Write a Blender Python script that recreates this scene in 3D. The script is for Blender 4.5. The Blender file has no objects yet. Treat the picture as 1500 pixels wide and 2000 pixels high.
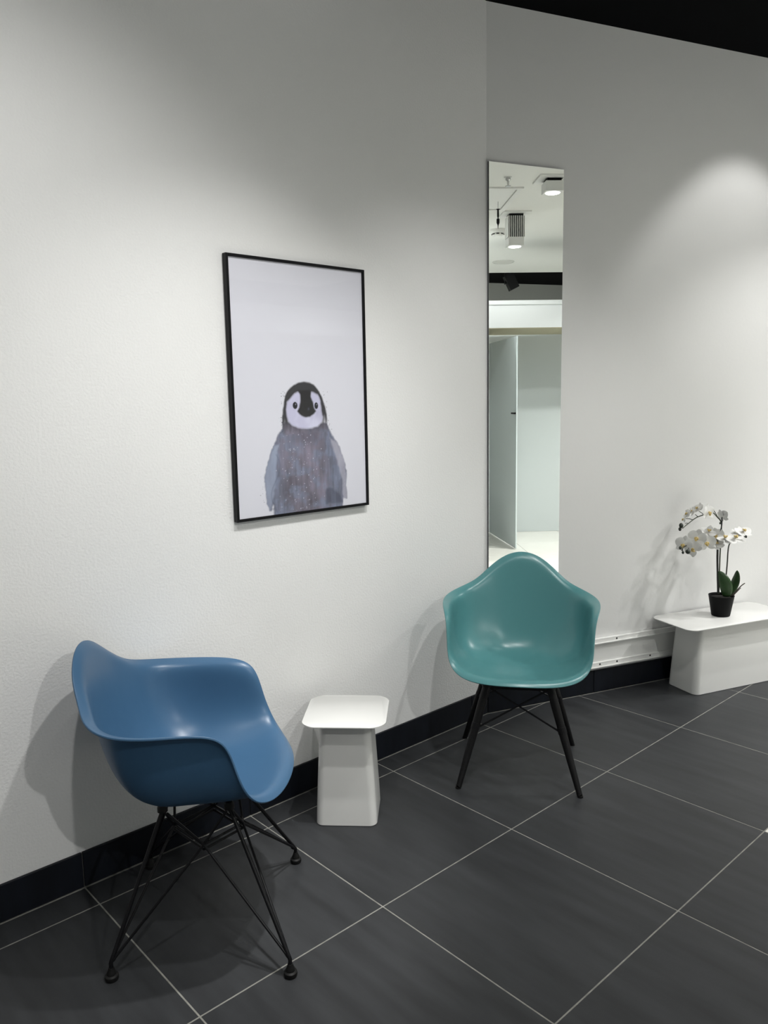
import bpy, bmesh, math, random
import numpy as np
from mathutils import Vector, Matrix
random.seed(4)
rng = np.random.default_rng(7)
SC = bpy.context.scene
COL = SC.collection

# ------------------------------------------------------------------ camera
FPX = 1528.4
CAM = Vector((-0.7270, -2.2922, 1.4722))
C_R = Vector((0.7378, -0.6748, -0.0181)); C_U = Vector((0.1092, 0.0929, 0.9897)); C_F = Vector((0.6661, 0.7322, -0.1422))
cd = bpy.data.cameras.new('camera'); cam = bpy.data.objects.new('camera', cd); COL.objects.link(cam)
cd.sensor_fit = 'VERTICAL'; cd.sensor_height = 24.0; cd.lens = FPX * 24.0 / 2000.0
cd.clip_start = 0.02
m = Matrix((C_R, C_U, -C_F)).transposed().to_4x4(); m.translation = CAM
cam.matrix_world = m
SC.camera = cam

# ------------------------------------------------------------------ world, exposure
w = bpy.data.worlds.new('world'); SC.world = w; w.use_nodes = True
w.node_tree.nodes['Background'].inputs[0].default_value = (0.97, 1.0, 1.0, 1)
w.node_tree.nodes['Background'].inputs[1].default_value = 0.19
vs = SC.view_settings
vs.view_transform = 'Standard'; vs.look = 'None'; vs.gamma = 1; vs.exposure = 0.47; vs.use_curve_mapping = False

# ------------------------------------------------------------------ lamps of the room (ceiling spots), and added fill spots
def spot(name, loc, aim, power, deg, blend, rad=0.03, col=(1.0, 0.993, 0.975)):
    d = bpy.data.lights.new(name, 'SPOT'); o = bpy.data.objects.new(name, d); COL.objects.link(o)
    o.location = loc; v = Vector(aim) - Vector(loc)
    o.rotation_euler = v.to_track_quat('-Z', 'Y').to_euler()
    d.energy = power; d.spot_size = math.radians(deg); d.spot_blend = blend; d.shadow_soft_size = rad; d.color = col
    return o
spot('lamp_wall_left', (-0.30, -1.45, 2.95), (-0.15, 0.0, 1.12), 49, 88, 1.0)
spot('lamp_wall_mid', (0.72, -1.30, 2.95), (0.68, -0.12, 0.45), 74, 74, 1.0)
spot('fill_blue_chair', (0.80, -0.85, 2.95), (0.46, -0.50, 0.45), 135, 31, 1.0)  # added spot without a fixture, brightens the blue seat from above
spot('lamp_wall_corner', (1.55, -1.45, 2.95), (1.75, -0.1, 0.5), 54, 76, 1.0)
spot('lamp_wall_right', (3.16, -1.06, 3.05), (3.33, -0.49, 1.3), 15.5, 76, 0.45)
spot('lamp_low_table', (4.1, -1.6, 2.95), (2.95, -0.4, 0.75), 82, 52, 0.9, 0.015)
spot('lamp_back_row', (0.3, -4.2, 2.95), (0.3, -0.2, 0.6), 84, 56, 1.0)
for x, y in ((1.7, -4.3), (4.6, -2.3), (4.2, -3.3), (2.8, -3.3), (2.8, -5.6), (4.4, -5.7), (4.0, -7.3)):
    spot('fill_hall', (x, y, 2.95), (x, y, 0), 200, 120, 0.8)  # added unseen downlights; their bounce off the cream floor lifts ceiling and walls

# ------------------------------------------------------------------ helpers
def tag(o, label=None, cat=None, group=None, kind=None):
    if label: o['label'] = label
    if cat: o['category'] = cat
    if group: o['group'] = group
    if kind: o['kind'] = kind
    return o
def obj(name, bm, mat, parent=None, smooth=False, autosmooth=None):
    if isinstance(bm, bpy.types.Mesh): me = bm
    else:
        me = bpy.data.meshes.new(name); bm.normal_update(); bm.to_mesh(me); bm.free()
    if mat and not me.materials: me.materials.append(mat)
    if smooth or autosmooth is not None:
        for p in me.polygons: p.use_smooth = True
        if autosmooth is not None:
            try: me.set_sharp_from_angle(angle=math.radians(autosmooth))
            except Exception: pass
    o = bpy.data.objects.new(name, me); COL.objects.link(o)
    if parent: o.parent = parent
    return o
def empty(name, loc=(0, 0, 0), rz=0):
    o = bpy.data.objects.new(name, None); COL.objects.link(o); o.location = loc; o.rotation_euler = (0, 0, rz)
    o.empty_display_size = 0.1
    return o
def box(bm, c, s, rot=None, bevel=0):
    r = bmesh.ops.create_cube(bm, size=1.0)
    M = Matrix.Translation(c) @ (rot.to_4x4() if rot else Matrix()) @ Matrix.Diagonal((*s, 1))
    bmesh.ops.transform(bm, matrix=M, verts=r['verts'])
    if bevel:
        es = list({e for v in r['verts'] for e in v.link_edges})
        bmesh.ops.bevel(bm, geom=es, offset=bevel, segments=2, affect='EDGES', profile=0.5)
    return bm
def prism(bm, pts, z0, z1):
    lo = [bm.verts.new((p[0], p[1], z0)) for p in pts]; hi = [bm.verts.new((p[0], p[1], z1)) for p in pts]
    n = len(pts)
    bm.faces.new(list(reversed(lo))); bm.faces.new(hi)
    for i in range(n): bm.faces.new((lo[i], lo[(i+1) % n], hi[(i+1) % n], hi[i]))
    bmesh.ops.recalc_face_normals(bm, faces=bm.faces[:])
    return bm
def smooth_path(pts, sub=6):
    P = [Vector(p) for p in pts]; out = []
    for i in range(len(P)-1):
        p0 = P[max(i-1, 0)]; p1 = P[i]; p2 = P[i+1]; p3 = P[min(i+2, len(P)-1)]
        for k in range(sub):
            t = k/sub
            out.append(0.5*((2*p1)+(p2-p0)*t+(2*p0-5*p1+4*p2-p3)*t*t+(3*p1-p0-3*p2+p3)*t**3))
    out.append(P[-1]); return out
def tube(bm, pts, r, seg=8, cap=True):
    P = [Vector(p) for p in pts]; n = len(P)
    rs = r if isinstance(r, (list, tuple)) else [r]*n
    rings = []; ref = None
    for i in range(n):
        t = (P[min(i+1, n-1)]-P[max(i-1, 0)]).normalized()
        if ref is None: ref = t.orthogonal().normalized()
        ref = (ref - t*ref.dot(t))
        ref = ref.normalized() if ref.length > 1e-6 else t.orthogonal().normalized()
        b = t.cross(ref)
        rings.append([bm.verts.new(P[i]+(ref*math.cos(a)+b*math.sin(a))*rs[i]) for a in [2*math.pi*k/seg for k in range(seg)]])
    for i in range(n-1):
        for k in range(seg):
            bm.faces.new((rings[i][k], rings[i][(k+1) % seg], rings[i+1][(k+1) % seg], rings[i+1][k]))
    if cap:
        bm.faces.new(list(reversed(rings[0]))); bm.faces.new(rings[-1])
    return bm
def lathe(bm, prof, seg=32, c=(0, 0, 0)):
    rings = []
    for r, z in prof:
        if r < 1e-6: rings.append([bm.verts.new((c[0], c[1], c[2]+z))])
        else: rings.append([bm.verts.new((c[0]+r*math.cos(2*math.pi*k/seg), c[1]+r*math.sin(2*math.pi*k/seg), c[2]+z)) for k in range(seg)])
    for a, b in zip(rings, rings[1:]):
        for k in range(seg):
            k2 = (k+1) % seg
            if len(a) == 1 and len(b) == 1: continue
            if len(a) == 1: bm.faces.new((a[0], b[k2], b[k]))
            elif len(b) == 1: bm.faces.new((a[k], a[k2], b[0]))
            else: bm.faces.new((a[k], a[k2], b[k2], b[k]))
    bmesh.ops.recalc_face_normals(bm, faces=bm.faces[:])
    return bm
BM = bmesh.new

# ------------------------------------------------------------------ materials
def mat(name, col, rough=0.5, metal=0.0, spec=0.5, emit=None, noise=None, bump=None, coat=0.0, trans=0.0):
    """noise=(scale, amount, stretch), bump=(scale, strength, distance)"""
    M = bpy.data.materials.new(name); M.use_nodes = True
    nt = M.node_tree; b = nt.nodes['Principled BSDF']
    b.inputs['Base Color'].default_value = (*col, 1); b.inputs['Roughness'].default_value = rough
    b.inputs['Metallic'].default_value = metal; b.inputs['Specular IOR Level'].default_value = spec
    b.inputs['Coat Weight'].default_value = coat; b.inputs['Coat Roughness'].default_value = 0.05
    b.inputs['Transmission Weight'].default_value = trans
    if emit:
        b.inputs['Emission Color'].default_value = (*emit[0], 1); b.inputs['Emission Strength'].default_value = emit[1]
    tc = None
    if noise or bump:
        tc = nt.nodes.new('ShaderNodeTexCoord')
    if noise:
        mp = nt.nodes.new('ShaderNodeMapping'); nt.links.new(tc.outputs['Object'], mp.inputs[0])
        mp.inputs['Scale'].default_value = noise[2] if len(noise) > 2 else (1, 1, 1)
        nz = nt.nodes.new('ShaderNodeTexNoise'); nz.inputs['Scale'].default_value = noise[0]; nz.inputs['Detail'].default_value = 6
        nt.links.new(mp.outputs[0], nz.inputs['Vector'])
        mr = nt.nodes.new('ShaderNodeMapRange'); mr.inputs['From Min'].default_value = 0.3; mr.inputs['From Max'].default_value = 0.7
        mr.inputs['To Min'].default_value = 1-noise[1]; mr.inputs['To Max'].default_value = 1+noise[1]
        nt.links.new(nz.outputs['Fac'], mr.inputs['Value'])
        mx = nt.nodes.new('ShaderNodeVectorMath'); mx.operation = 'SCALE'; mx.inputs[0].default_value = col
        nt.links.new(mr.outputs[0], mx.inputs['Scale']); nt.links.new(mx.outputs[0], b.inputs['Base Color'])
    if bump:
        n2 = nt.nodes.new('ShaderNodeTexNoise'); n2.inputs['Scale'].default_value = bump[0]; n2.inputs['Detail'].default_value = 4
        nt.links.new(tc.outputs['Object'], n2.inputs['Vector'])
        bp = nt.nodes.new('ShaderNodeBump'); bp.inputs['Strength'].default_value = bump[1]; bp.inputs['Distance'].default_value = bump[2]
        nt.links.new(n2.outputs['Fac'], bp.inputs['Height']); nt.links.new(bp.outputs[0], b.inputs['Normal'])
    return M
M_WALL = mat('wall_paint', (0.80, 0.80, 0.79), 0.7, spec=0.25, bump=(130, 0.35, 0.004), noise=(1.3, 0.015))
M_WALLR = mat('wall_paint_smooth', (0.78, 0.78, 0.77), 0.55, spec=0.35, bump=(60, 0.12, 0.003), noise=(1.3, 0.015))
M_CEILW = mat('ceiling_white', (0.80, 0.80, 0.76), 0.8, spec=0.2)
M_CEILB = mat('ceiling_black', (0.0028, 0.003, 0.0034), 0.9, spec=0.05)
M_GREYW = mat('grey_wall_paint', (0.42, 0.42, 0.39), 0.8, spec=0.2)
M_TILE = mat('slate_tile', (0.0265, 0.028, 0.0305), 0.48, spec=0.36, noise=(3.0, 0.26, (7.0, 1.0, 1)), bump=(40, 0.05, 0.002))
nt = M_TILE.node_tree; oi_ = nt.nodes.new('ShaderNodeObjectInfo'); mu_ = nt.nodes.new('ShaderNodeMath'); mu_.operation = 'MULTIPLY'; mu_.inputs[1].default_value = 40
cx_ = nt.nodes.new('ShaderNodeCombineXYZ'); nt.links.new(oi_.outputs['Random'], mu_.inputs[0])
for k_ in range(3): nt.links.new(mu_.outputs[0], cx_.inputs[k_])
nt.links.new(cx_.outputs[0], [n for n in nt.nodes if n.type == 'MAPPING'][0].inputs['Location'])
M_SKIRT = mat('skirting_tile', (0.005, 0.0065, 0.0105), 0.5, spec=0.25, noise=(3, 0.35, (8, 8, 1.2)))
M_LTILE = mat('cream_tile', (0.72, 0.71, 0.66), 0.3, noise=(2.5, 0.04))
M_GROUT = mat('grout', (0.235, 0.232, 0.21), 0.9, spec=0.2, noise=(30, 0.2))
M_BLACK = mat('black_metal', (0.004, 0.004, 0.005), 0.42, spec=0.22)
M_BLACKW = mat('black_stained_wood', (0.0045, 0.0045, 0.005), 0.5, spec=0.25, noise=(20, 0.25, (6, 6, 0.6)))
M_RUBBER = mat('black_rubber', (0.005, 0.005, 0.005), 0.55, spec=0.25)
M_BLUE = mat('blue_plastic', (0.040, 0.102, 0.190), 0.36, spec=0.40, bump=(900, 0.03, 0.0005))
M_TEAL = mat('teal_plastic', (0.078, 0.235, 0.245), 0.30, spec=0.5, bump=(900, 0.03, 0.0005))
M_LACQ = mat('white_lacquer', (0.73, 0.73, 0.71), 0.22, spec=0.5)
M_FRAME = mat('black_frame', (0.003, 0.003, 0.004), 0.45, spec=0.2)
M_TRUNK = mat('white_trunking', (0.80, 0.80, 0.78), 0.4)
M_HOLE = mat('dark_hole', (0.004, 0.004, 0.004), 0.8)
M_MIRROR = mat('mirror_silver', (0.90, 0.93, 0.91), 0.0, metal=1.0)
M_MEDGE = mat('mirror_edge', (0.03, 0.03, 0.035), 0.3)
M_FROST = mat('frosted_glass', (0.56, 0.60, 0.60), 0.35, spec=0.5)
M_FROSTD = mat('frosted_glass_door', (0.74, 0.82, 0.83), 0.35, spec=0.5)
M_BULK = mat('bulkhead_white', (0.80, 0.83, 0.84), 0.4)
M_BEIGE = mat('beige_soffit', (0.42, 0.39, 0.27), 0.6)
M_FIXT = mat('fixture_white', (0.78, 0.78, 0.75), 0.4)
M_CHROME = mat('chrome', (0.5, 0.5, 0.5), 0.2, metal=1.0)
M_LAMP = mat('lamp_lens', (1, 1, 1), 0.3, emit=((1, 0.99, 0.96), 6.0))
M_POT = mat('black_pot', (0.003, 0.003, 0.0034), 0.6, spec=0.15)
M_SOIL = mat('dark_potting_bark', (0.012, 0.010, 0.008), 0.9, bump=(60, 0.8, 0.02))
M_PETAL = mat('white_petal', (0.80, 0.80, 0.78), 0.5, spec=0.3)
M_LIP = mat('yellow_lip', (0.62, 0.47, 0.18), 0.5, noise=(90, 0.4))
M_BUD = mat('dark_green_bud', (0.016, 0.024, 0.016), 0.5)
M_STEM = mat('dark_stem', (0.018, 0.022, 0.016), 0.5)
M_STEMG = mat('green_stem', (0.035, 0.05, 0.022), 0.5)
M_STAKE = mat('black_stake', (0.008, 0.008, 0.009), 0.5)
M_LEAF = mat('green_leaf', (0.022, 0.060, 0.016), 0.38, noise=(6, 0.25, (1, 1, 4)))
M_ROOT = mat('grey_brown_root', (0.10, 0.085, 0.07), 0.7)
# clear pane: sheen of the room on it, print visible through
M_PANE = bpy.data.materials.new('clear_pane'); M_PANE.use_nodes = True
nt = M_PANE.node_tree; nt.nodes.clear()
o_ = nt.nodes.new('ShaderNodeOutputMaterial'); mx_ = nt.nodes.new('ShaderNodeMixShader'); tr_ = nt.nodes.new('ShaderNodeBsdfTransparent')
gl_ = nt.nodes.new('ShaderNodeBsdfGlossy'); gl_.inputs['Roughness'].default_value = 0.02
lw_ = nt.nodes.new('ShaderNodeLayerWeight'); lw_.inputs['Blend'].default_value = 0.5
pw_ = nt.nodes.new('ShaderNodeMath'); pw_.operation = 'POWER'; pw_.inputs[1].default_value = 4.0; nt.links.new(lw_.outputs['Facing'], pw_.inputs[0])
fr_ = nt.nodes.new('ShaderNodeMapRange'); fr_.inputs['To Min'].default_value = 0.016; fr_.inputs['To Max'].default_value = 0.7; nt.links.new(pw_.outputs[0], fr_.inputs['Value'])
nt.links.new(fr_.outputs[0], mx_.inputs[0]); nt.links.new(tr_.outputs[0], mx_.inputs[1]); nt.links.new(gl_.outputs[0], mx_.inputs[2]); nt.links.new(mx_.outputs[0], o_.inputs[0])

# ------------------------------------------------------------------ the shell of the room
XC = 1.9866; ANG = 0.3439; H = 3.105
DR = Vector((math.cos(ANG), -math.sin(ANG), 0)); NR = Vector((-math.sin(ANG), -math.cos(ANG), 0)); COR = Vector((XC, 0, 0))
RZ = -ANG                                              # rotation that turns local +x along the right wall, local -y into the room
def rw(s, n, z): return COR + DR*s + NR*n + Vector((0, 0, z))
def struct(name, bm, m, parent=None, **k):
    o = obj(name, bm, m, parent, **k)
    if parent is None: o['kind'] = 'structure'
    return o
LW0 = -3.6                                              # the left wall runs on past the frame
bm = BM(); box(bm, ((LW0+XC)/2, 0.06, H/2+0.05), (XC-LW0, 0.12, H+0.1)); struct('wall_left', bm, M_WALL)
SR = 4.2
bm = BM(); prism(bm, [rw(0, 0, 0)[:2], rw(SR, 0, 0)[:2], rw(SR, -0.12, 0)[:2], rw(-0.02, -0.12, 0)[:2]], 0, H+0.1)
struct('wall_right', bm, M_WALLR)
# black ceiling along the right wall and, farther off, white ceiling, then black again
def cutn(poly, n0, keep_far=True):                     # clip a polygon by distance from the right wall
    out = []
    for i in range(len(poly)):
        a = Vector((*poly[i], 0)); b = Vector((*poly[(i+1) % len(poly)], 0))
        da = (a-COR).dot(NR)-n0; db = (b-COR).dot(NR)-n0
        if not keep_far: da, db = -da, -db
        if da >= 0: out.append(a[:2])
        if da*db < 0: out.append((a+(b-a)*(da/(da-db)))[:2])
    return out
NB = 1.35
full = [(LW0, 0), (LW0, -6.45), (6.0, -6.45), (6.0, 0)]
def clipin(poly):  # keep inside the right wall
    return cutn(poly, 0.0)
bm = BM(); prism(bm, cutn(full, NB), 3.0, 3.2); ceil = struct('ceiling', bm, M_CEILW)
bm = BM(); prism(bm, [rw(-1.2, NB+0.02, 0)[:2], rw(-0.45, 0.0, 0)[:2], rw(0, -0.1, 0)[:2], rw(SR, -0.1, 0)[:2], rw(SR, NB+0.02, 0)[:2]], H, H+0.1)
struct('ceiling_black_strip', bm, M_CEILB)
bm = BM(); prism(bm, [(0.5, -6.45), (0.5, -9.6), (7.5, -9.6), (7.5, -6.45)], 3.1, 3.2); struct('ceiling_black_hall', bm, M_CEILB)
# grey wall at the far end of the hall
g0 = Vector((3.464, -8.0, 0)); g1 = Vector((4.624, -8.316, 0)); gd = (g1-g0).normalized()
a = g0-gd*3.0; b = g1+gd*2.5; nrm = Vector((gd.y, -gd.x, 0))
bm = BM(); prism(bm, [a[:2], b[:2], (b+nrm*0.15)[:2], (a+nrm*0.15)[:2]], 0, 3.3); struct('wall_back', bm, M_GREYW)

# ------------------------------------------------------------------ floor: 60 cm slate tiles, cream tiles beyond
X0 = 0.0738; A = 0.6; YR = [-0.0115, -0.122, -0.716, -1.320] + [-1.320-0.6*k for k in range(1, 9)]
bm = BM(); prism(bm, clipin([(LW0, 0.0), (LW0, -9.6), (7.5, -9.6), (7.5, 0.0)]), -0.06, -0.0006)
floor = struct('floor', bm, M_GROUT)
G = 0.0020
cache = {}
for j in range(len(YR)-1):
    y1, y0 = YR[j], YR[j+1]
    for i in range(-5, 9):
        x0 = X0+A*i; x1 = x0+A
        if y1 < -3.2 and i < 2: continue
        poly = [(x0+G, y0+G), (x1-G, y0+G), (x1-G, y1-G), (x0+G, y1-G)]
        cl = cutn(poly, 0.0140)
        if len(cl) < 3: continue
        light = (i >= 3 and j >= 3) or j >= 4
        full_ = len(cl) == 4 and all((Vector(p)-Vector(q)).length < 1e-6 for p, q in zip(cl, poly))
        cx, cy = (x0+x1)/2, (y0+y1)/2
        key = (round(y1-y0, 3), light) if full_ else None
        if key in cache and key: me = cache[key]
        else:
            bm = BM(); prism(bm, [(p[0]-cx, p[1]-cy) for p in cl], -0.008, 0.0)
            top = [f for f in bm.faces if f.normal.z > 0.9]
            bmesh.ops.bevel(bm, geom=list({e for f in top for e in f.edges}), offset=0.0005, segments=1, affect='EDGES')
            me = bpy.data.meshes.new('floor_tile'); bm.normal_update(); bm.to_mesh(me); bm.free()
            me.materials.append(M_LTILE if light else M_TILE)
            if key: cache[key] = me
        t = obj('floor_tile', me, None, floor); t.location = (cx, cy, 0)
        if full_ and not light:
            t.location.z = random.uniform(-0.0003, 0.0)

# skirting tiles along both walls
SKH = 0.114; SKT = 0.010
skl = BM(); box(skl, ((LW0+XC)/2, -0.002, SKH/2-0.001), (XC-LW0, 0.004, SKH-0.004)); skl = struct('baseboard_left', skl, M_GROUT)
for i in range(-6, 4):
    x0 = X0+A*i+0.0013; x1 = min(X0+A*(i+1)-0.0013, XC-0.003)
    bm = BM(); box(bm, ((x0+x1)/2, -SKT/2-0.0002, 0.0022+(SKH-0.0022)/2), (x1-x0, SKT, SKH-0.0022), bevel=0.0015)
    obj('skirting_tile', bm, M_SKIRT, skl)
skr = BM(); prism(skr, [rw(0, 0, 0)[:2], rw(0, 0.004, 0)[:2], rw(SR, 0.004, 0)[:2], rw(SR, 0, 0)[:2]], 0.001, SKH-0.003); skr = struct('baseboard_right', skr, M_GROUT)
sj = [0.004, 0.611, 1.211, 1.811, 2.411, 3.0, 3.6, 4.2]
RW3 = Matrix.Rotation(RZ, 3, 'Z')
for s0, s1 in zip(sj, sj[1:]):
    bm = BM(); box(bm, rw((s0+s1)/2, SKT/2+0.0002, 0.0022+(SKH-0.0022)/2), (s1-s0-0.0026, SKT, SKH-0.0022), RW3, bevel=0.0015)
    obj('skirting_tile', bm, M_SKIRT, skr)

# white cable trunking above the right skirting
tr = BM(); box(tr, rw(0.04+1.75, 0.006, 0.205), (3.5, 0.010, 0.145), RW3); tr = struct('trim_1', tr, M_TRUNK)
bm = BM(); box(bm, rw(1.79, 0.0095, 0.2675), (3.5, 0.017, 0.023), RW3, bevel=0.0015); box(bm, rw(1.79, 0.013, 0.2565), (3.5, 0.026, 0.004), RW3); obj('upper_rail', bm, M_TRUNK, tr)
bm = BM(); box(bm, rw(1.79, 0.0095, 0.147), (3.5, 0.017, 0.022), RW3, bevel=0.0015); box(bm, rw(1.79, 0.013, 0.134), (3.5, 0.026, 0.004), RW3); obj('lower_rail', bm, M_TRUNK, tr)
hole = bpy.data.meshes.new('screw_hole'); bm = BM(); lathe(bm, [(0, 0.0012), (0.0044, 0.0012), (0.0048, 0), (0, 0)], 12)
bmesh.ops.rotate(bm, cent=(0, 0, 0), matrix=Matrix.Rotation(math.pi/2, 3, 'X'), verts=bm.verts); bm.to_mesh(hole); bm.free(); hole.materials.append(M_HOLE)
for z, ss in ((0.2675, (0.74, 1.9, 2.6)), (0.147, (0.64, 0.745, 0.955, 1.75, 2.5))):
    for s in ss:
        o = obj('screw_hole', hole, None, tr); o.location = rw(s, 0.0181, z); o.rotation_euler = (0, 0, RZ)

# ------------------------------------------------------------------ what the mirror shows: bulkhead, frosted glass front, door, fixtures
bm = BM(); box(bm, (4.0, -4.55, 2.2565-0.012), (7.0, 0.80, 0.223)); bulk = struct('trim_2', bm, M_BULK)
bm = BM(); box(bm, (4.0, -4.545, 2.368), (7.0, 0.83, 0.040), bevel=0.004); obj('top_ledge', bm, M_BULK, bulk)
bm = BM(); box(bm, (4.0, -4.55, 2.1305), (7.0, 0.80, 0.005)); obj('soffit_strip', bm, M_BEIGE, bulk)
bm = BM(); box(bm, (4.0, -4.99, 1.064), (7.0, 0.06, 2.126)); struct('wall_opposite', bm, M_FROST)
dv = Vector((2.995, -3.96, 0))-Vector((2.92, -4.93, 0))
DA = math.atan2(dv.y, dv.x); L = dv.length
dr_ = empty('door_1', (2.92, -4.93, 0), DA); dr_['kind'] = 'structure'
bm = BM(); box(bm, (L/2, 0, 0.01+1.015), (L, 0.012, 2.03), bevel=0.002); obj('glass_leaf', bm, M_FROSTD, dr_)
bm = BM(); box(bm, (L-0.03, 0.028, 1.32), (0.10, 0.014, 0.016), bevel=0.003); box(bm, (L-0.02, 0.014, 1.32), (0.02, 0.02, 0.016)); obj('door_handle', bm, M_BLACK, dr_)

def ceiling_spot(x, y, label, drop, fins):
    t = empty('recessed_spotlight', (x, y, 3.0)); tag(t, label, 'spotlight')
    bm = BM()
    for sx, sy, wx, wy in ((0, .0875, .23, .055), (0, -.0875, .23, .055), (.0875, 0, .055, .12), (-.0875, 0, .055, .12)):
        box(bm, (sx, sy, -0.006), (wx, wy, 0.012))
    box(bm, (0, 0, -0.0055), (0.12, 0.12, 0.0008)); obj('trim_plate', bm, M_FIXT, t)
    bm = BM(); box(bm, (0, 0, -drop+0.035), (0.13, 0.13, 0.07), bevel=0.003)
    h = obj('lamp_housing', bm, M_FIXT, t)
    bm = BM(); lathe(bm, [(0, -0.003), (0.045, -0.003), (0.052, 0), (0, 0)], 24, (0, 0, -drop-0.0005)); obj('lamp_lens', bm, M_LAMP, h)
    if fins:
        for sy in (-1, 1):
            for k in range(8):
                bm = BM(); box(bm, (-0.056+0.016*k, sy*0.058, (-drop+0.07-0.03)/2-0.0), (0.006, 0.014, drop-0.07-0.03)); obj('heat_sink_fin', bm, M_FIXT, h)
        bm = BM(); box(bm, (0, 0, (-drop+0.07-0.012)/2), (0.12, 0.102, drop-0.07-0.012)); obj('bracket', bm, M_BLACK, t)
        for sx in (-0.068, 0.068):
            bm = BM(); box(bm, (sx, 0, (-drop+0.07-0.03)/2), (0.005, 0.13, drop-0.10)); obj('side_plate', bm, M_FIXT, t)
    else:
        bm = BM(); box(bm, (0, 0, (-drop+0.07)/2-0.004), (0.10, 0.10, max(drop-0.07-0.008, 0.01))); obj('bracket', bm, M_BLACK, t)
    spot('lamp_spotlight', (x, y, 3.0-drop-0.012), (x+(0.1 if fins else 0), y-(1.0 if fins else 0), 0.9), 26 if fins else 50, 150 if fins else 90, 0.7)
    return t
ceiling_spot(2.865, -2.27, 'white square recessed spotlight glowing, at the top right of the mirror', 0.10, False)
ceiling_spot(2.827, -3.325, 'white square pull-down spotlight with black finned heat sink, seen in the mirror', 0.27, True)
t = empty('fire_sprinkler', (2.54, -2.242, 3.0)); tag(t, 'small metal sprinkler head on the white ceiling seen in the mirror', 'sprinkler')
bm = BM(); lathe(bm, [(0, 0), (0.028, 0), (0.028, -0.004), (0, -0.004)], 20); obj('escutcheon', bm, M_FIXT, t)
bm = BM(); lathe(bm, [(0.018, -0.004), (0.018, -0.018), (0.008, -0.026), (0.006, -0.058), (0, -0.058)], 16); obj('sprinkler_body', bm, M_CHROME, t)
bm = BM(); lathe(bm, [(0, -0.056), (0.020, -0.058), (0.020, -0.062), (0, -0.062)], 16); obj('deflector', bm, M_CHROME, t)
t = empty('access_panel', (2.43, -2.84, 3.0)); tag(t, 'square white access hatch in the ceiling at the mirror left edge', 'hatch')
bm = BM()
for sx, sy, wx, wy in ((0, .33, .56, .04), (0, -.33, .56, .04), (.26, 0, .04, .62), (-.26, 0, .04, .62)): box(bm, (sx, sy, -0.006), (wx, wy, 0.012))
obj('hatch_frame', bm, M_FIXT, t)
bm = BM(); box(bm, (0, 0, -0.003), (0.465, 0.605, 0.006)); obj('hatch_door', bm, M_FIXT, t)
t = empty('pendant_plug', (2.60, -2.90, 2.988)); tag(t, 'black plug hanging on a thin cable below the ceiling hatch', 'plug')
bm = BM(); tube(bm, [(0, 0, 0.006), (0, 0, -0.05)], 0.003); obj('cable', bm, M_FIXT, t)
bm = BM(); lathe(bm, [(0, -0.048), (0.016, -0.05), (0.007, -0.058), (0.008, -0.105), (0.004, -0.115), (0.004, -0.12), (0.012, -0.125), (0.012, -0.155), (0.004, -0.17), (0.001, -0.20), (0, -0.20)], 14); obj('plug_body', bm, M_BLACK, t)
t = empty('smoke_detector', (2.81, -3.965, 3.0)); tag(t, 'round white smoke detector with dark slots on the ceiling, seen in the mirror', 'smoke detector')
bm = BM(); lathe(bm, [(0, 0), (0.075, 0), (0.075, -0.022), (0.066, -0.03), (0, -0.03)], 28); obj('detector_base', bm, M_FIXT, t)
bm = BM(); lathe(bm, [(0.058, -0.03), (0.052, -0.05), (0.03, -0.06), (0, -0.06)], 28); cp = obj('detector_cap', bm, M_FIXT, t)
for k in range(8):
    a = k*math.pi/4+0.2
    bm = BM(); box(bm, (0.0545*math.cos(a), 0.0545*math.sin(a), -0.041), (0.008, 0.026, 0.008), Matrix.Rotation(a, 3, 'Z')); obj('vent_slot', bm, M_HOLE, cp)
t = empty('ceiling_speaker', (3.21, -5.665, 3.0)); tag(t, 'flat round cover flush in the white ceiling, lowest in the mirror', 'speaker')
bm = BM(); lathe(bm, [(0, 0), (0.125, 0), (0.125, -0.006), (0.118, -0.010), (0.112, -0.010), (0.110, -0.005), (0, -0.005)], 36); obj('cover_ring', bm, mat('speaker_grey', (0.62, 0.62, 0.58), 0.6), t)
bm = BM(); lathe(bm, [(0, -0.005), (0.10, -0.005), (0.098, -0.009), (0, -0.010)], 36); obj('grille', bm, bpy.data.materials['speaker_grey'], t)
t = empty('track_spotlight', (3.45, -6.62, 3.1)); tag(t, 'black angled track spotlight hanging at the dark ceiling in the mirror', 'spotlight')
bm = BM(); box(bm, (0, 0, -0.015), (0.30, 0.035, 0.03)); obj('track', bm, M_BLACK, t)
bm = BM(); box(bm, (0, 0, -0.12), (0.05, 0.07, 0.19)); obj('stem_box', bm, M_BLACK, t)
bm = BM(); box(bm, (0.05, 0.02, -0.19), (0.12, 0.12, 0.19), Matrix.Rotation(-0.45, 3, 'Y')); hd = obj('lamp_head', bm, M_BLACK, t)

# ------------------------------------------------------------------ mirror
mr_ = empty('wall_mirror', rw(0.1975, 0.0, 1.46), RZ); tag(mr_, 'tall narrow frameless mirror on the right wall at the corner', 'mirror')
MW, MB, MT = 0.1925, 0.46-1.46, 2.471-1.46
bm = BM(); box(bm, (0, -0.0065, (MB+MT)/2), (MW*2, 0.005, MT-MB)); obj('backing', bm, M_MEDGE, mr_)
bm = BM(); box(bm, (0, -0.0105, (MB+MT)/2), (MW*2-0.002, 0.003, MT-MB-0.002)); obj('mirror_glass', bm, M_MIRROR, mr_)

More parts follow.
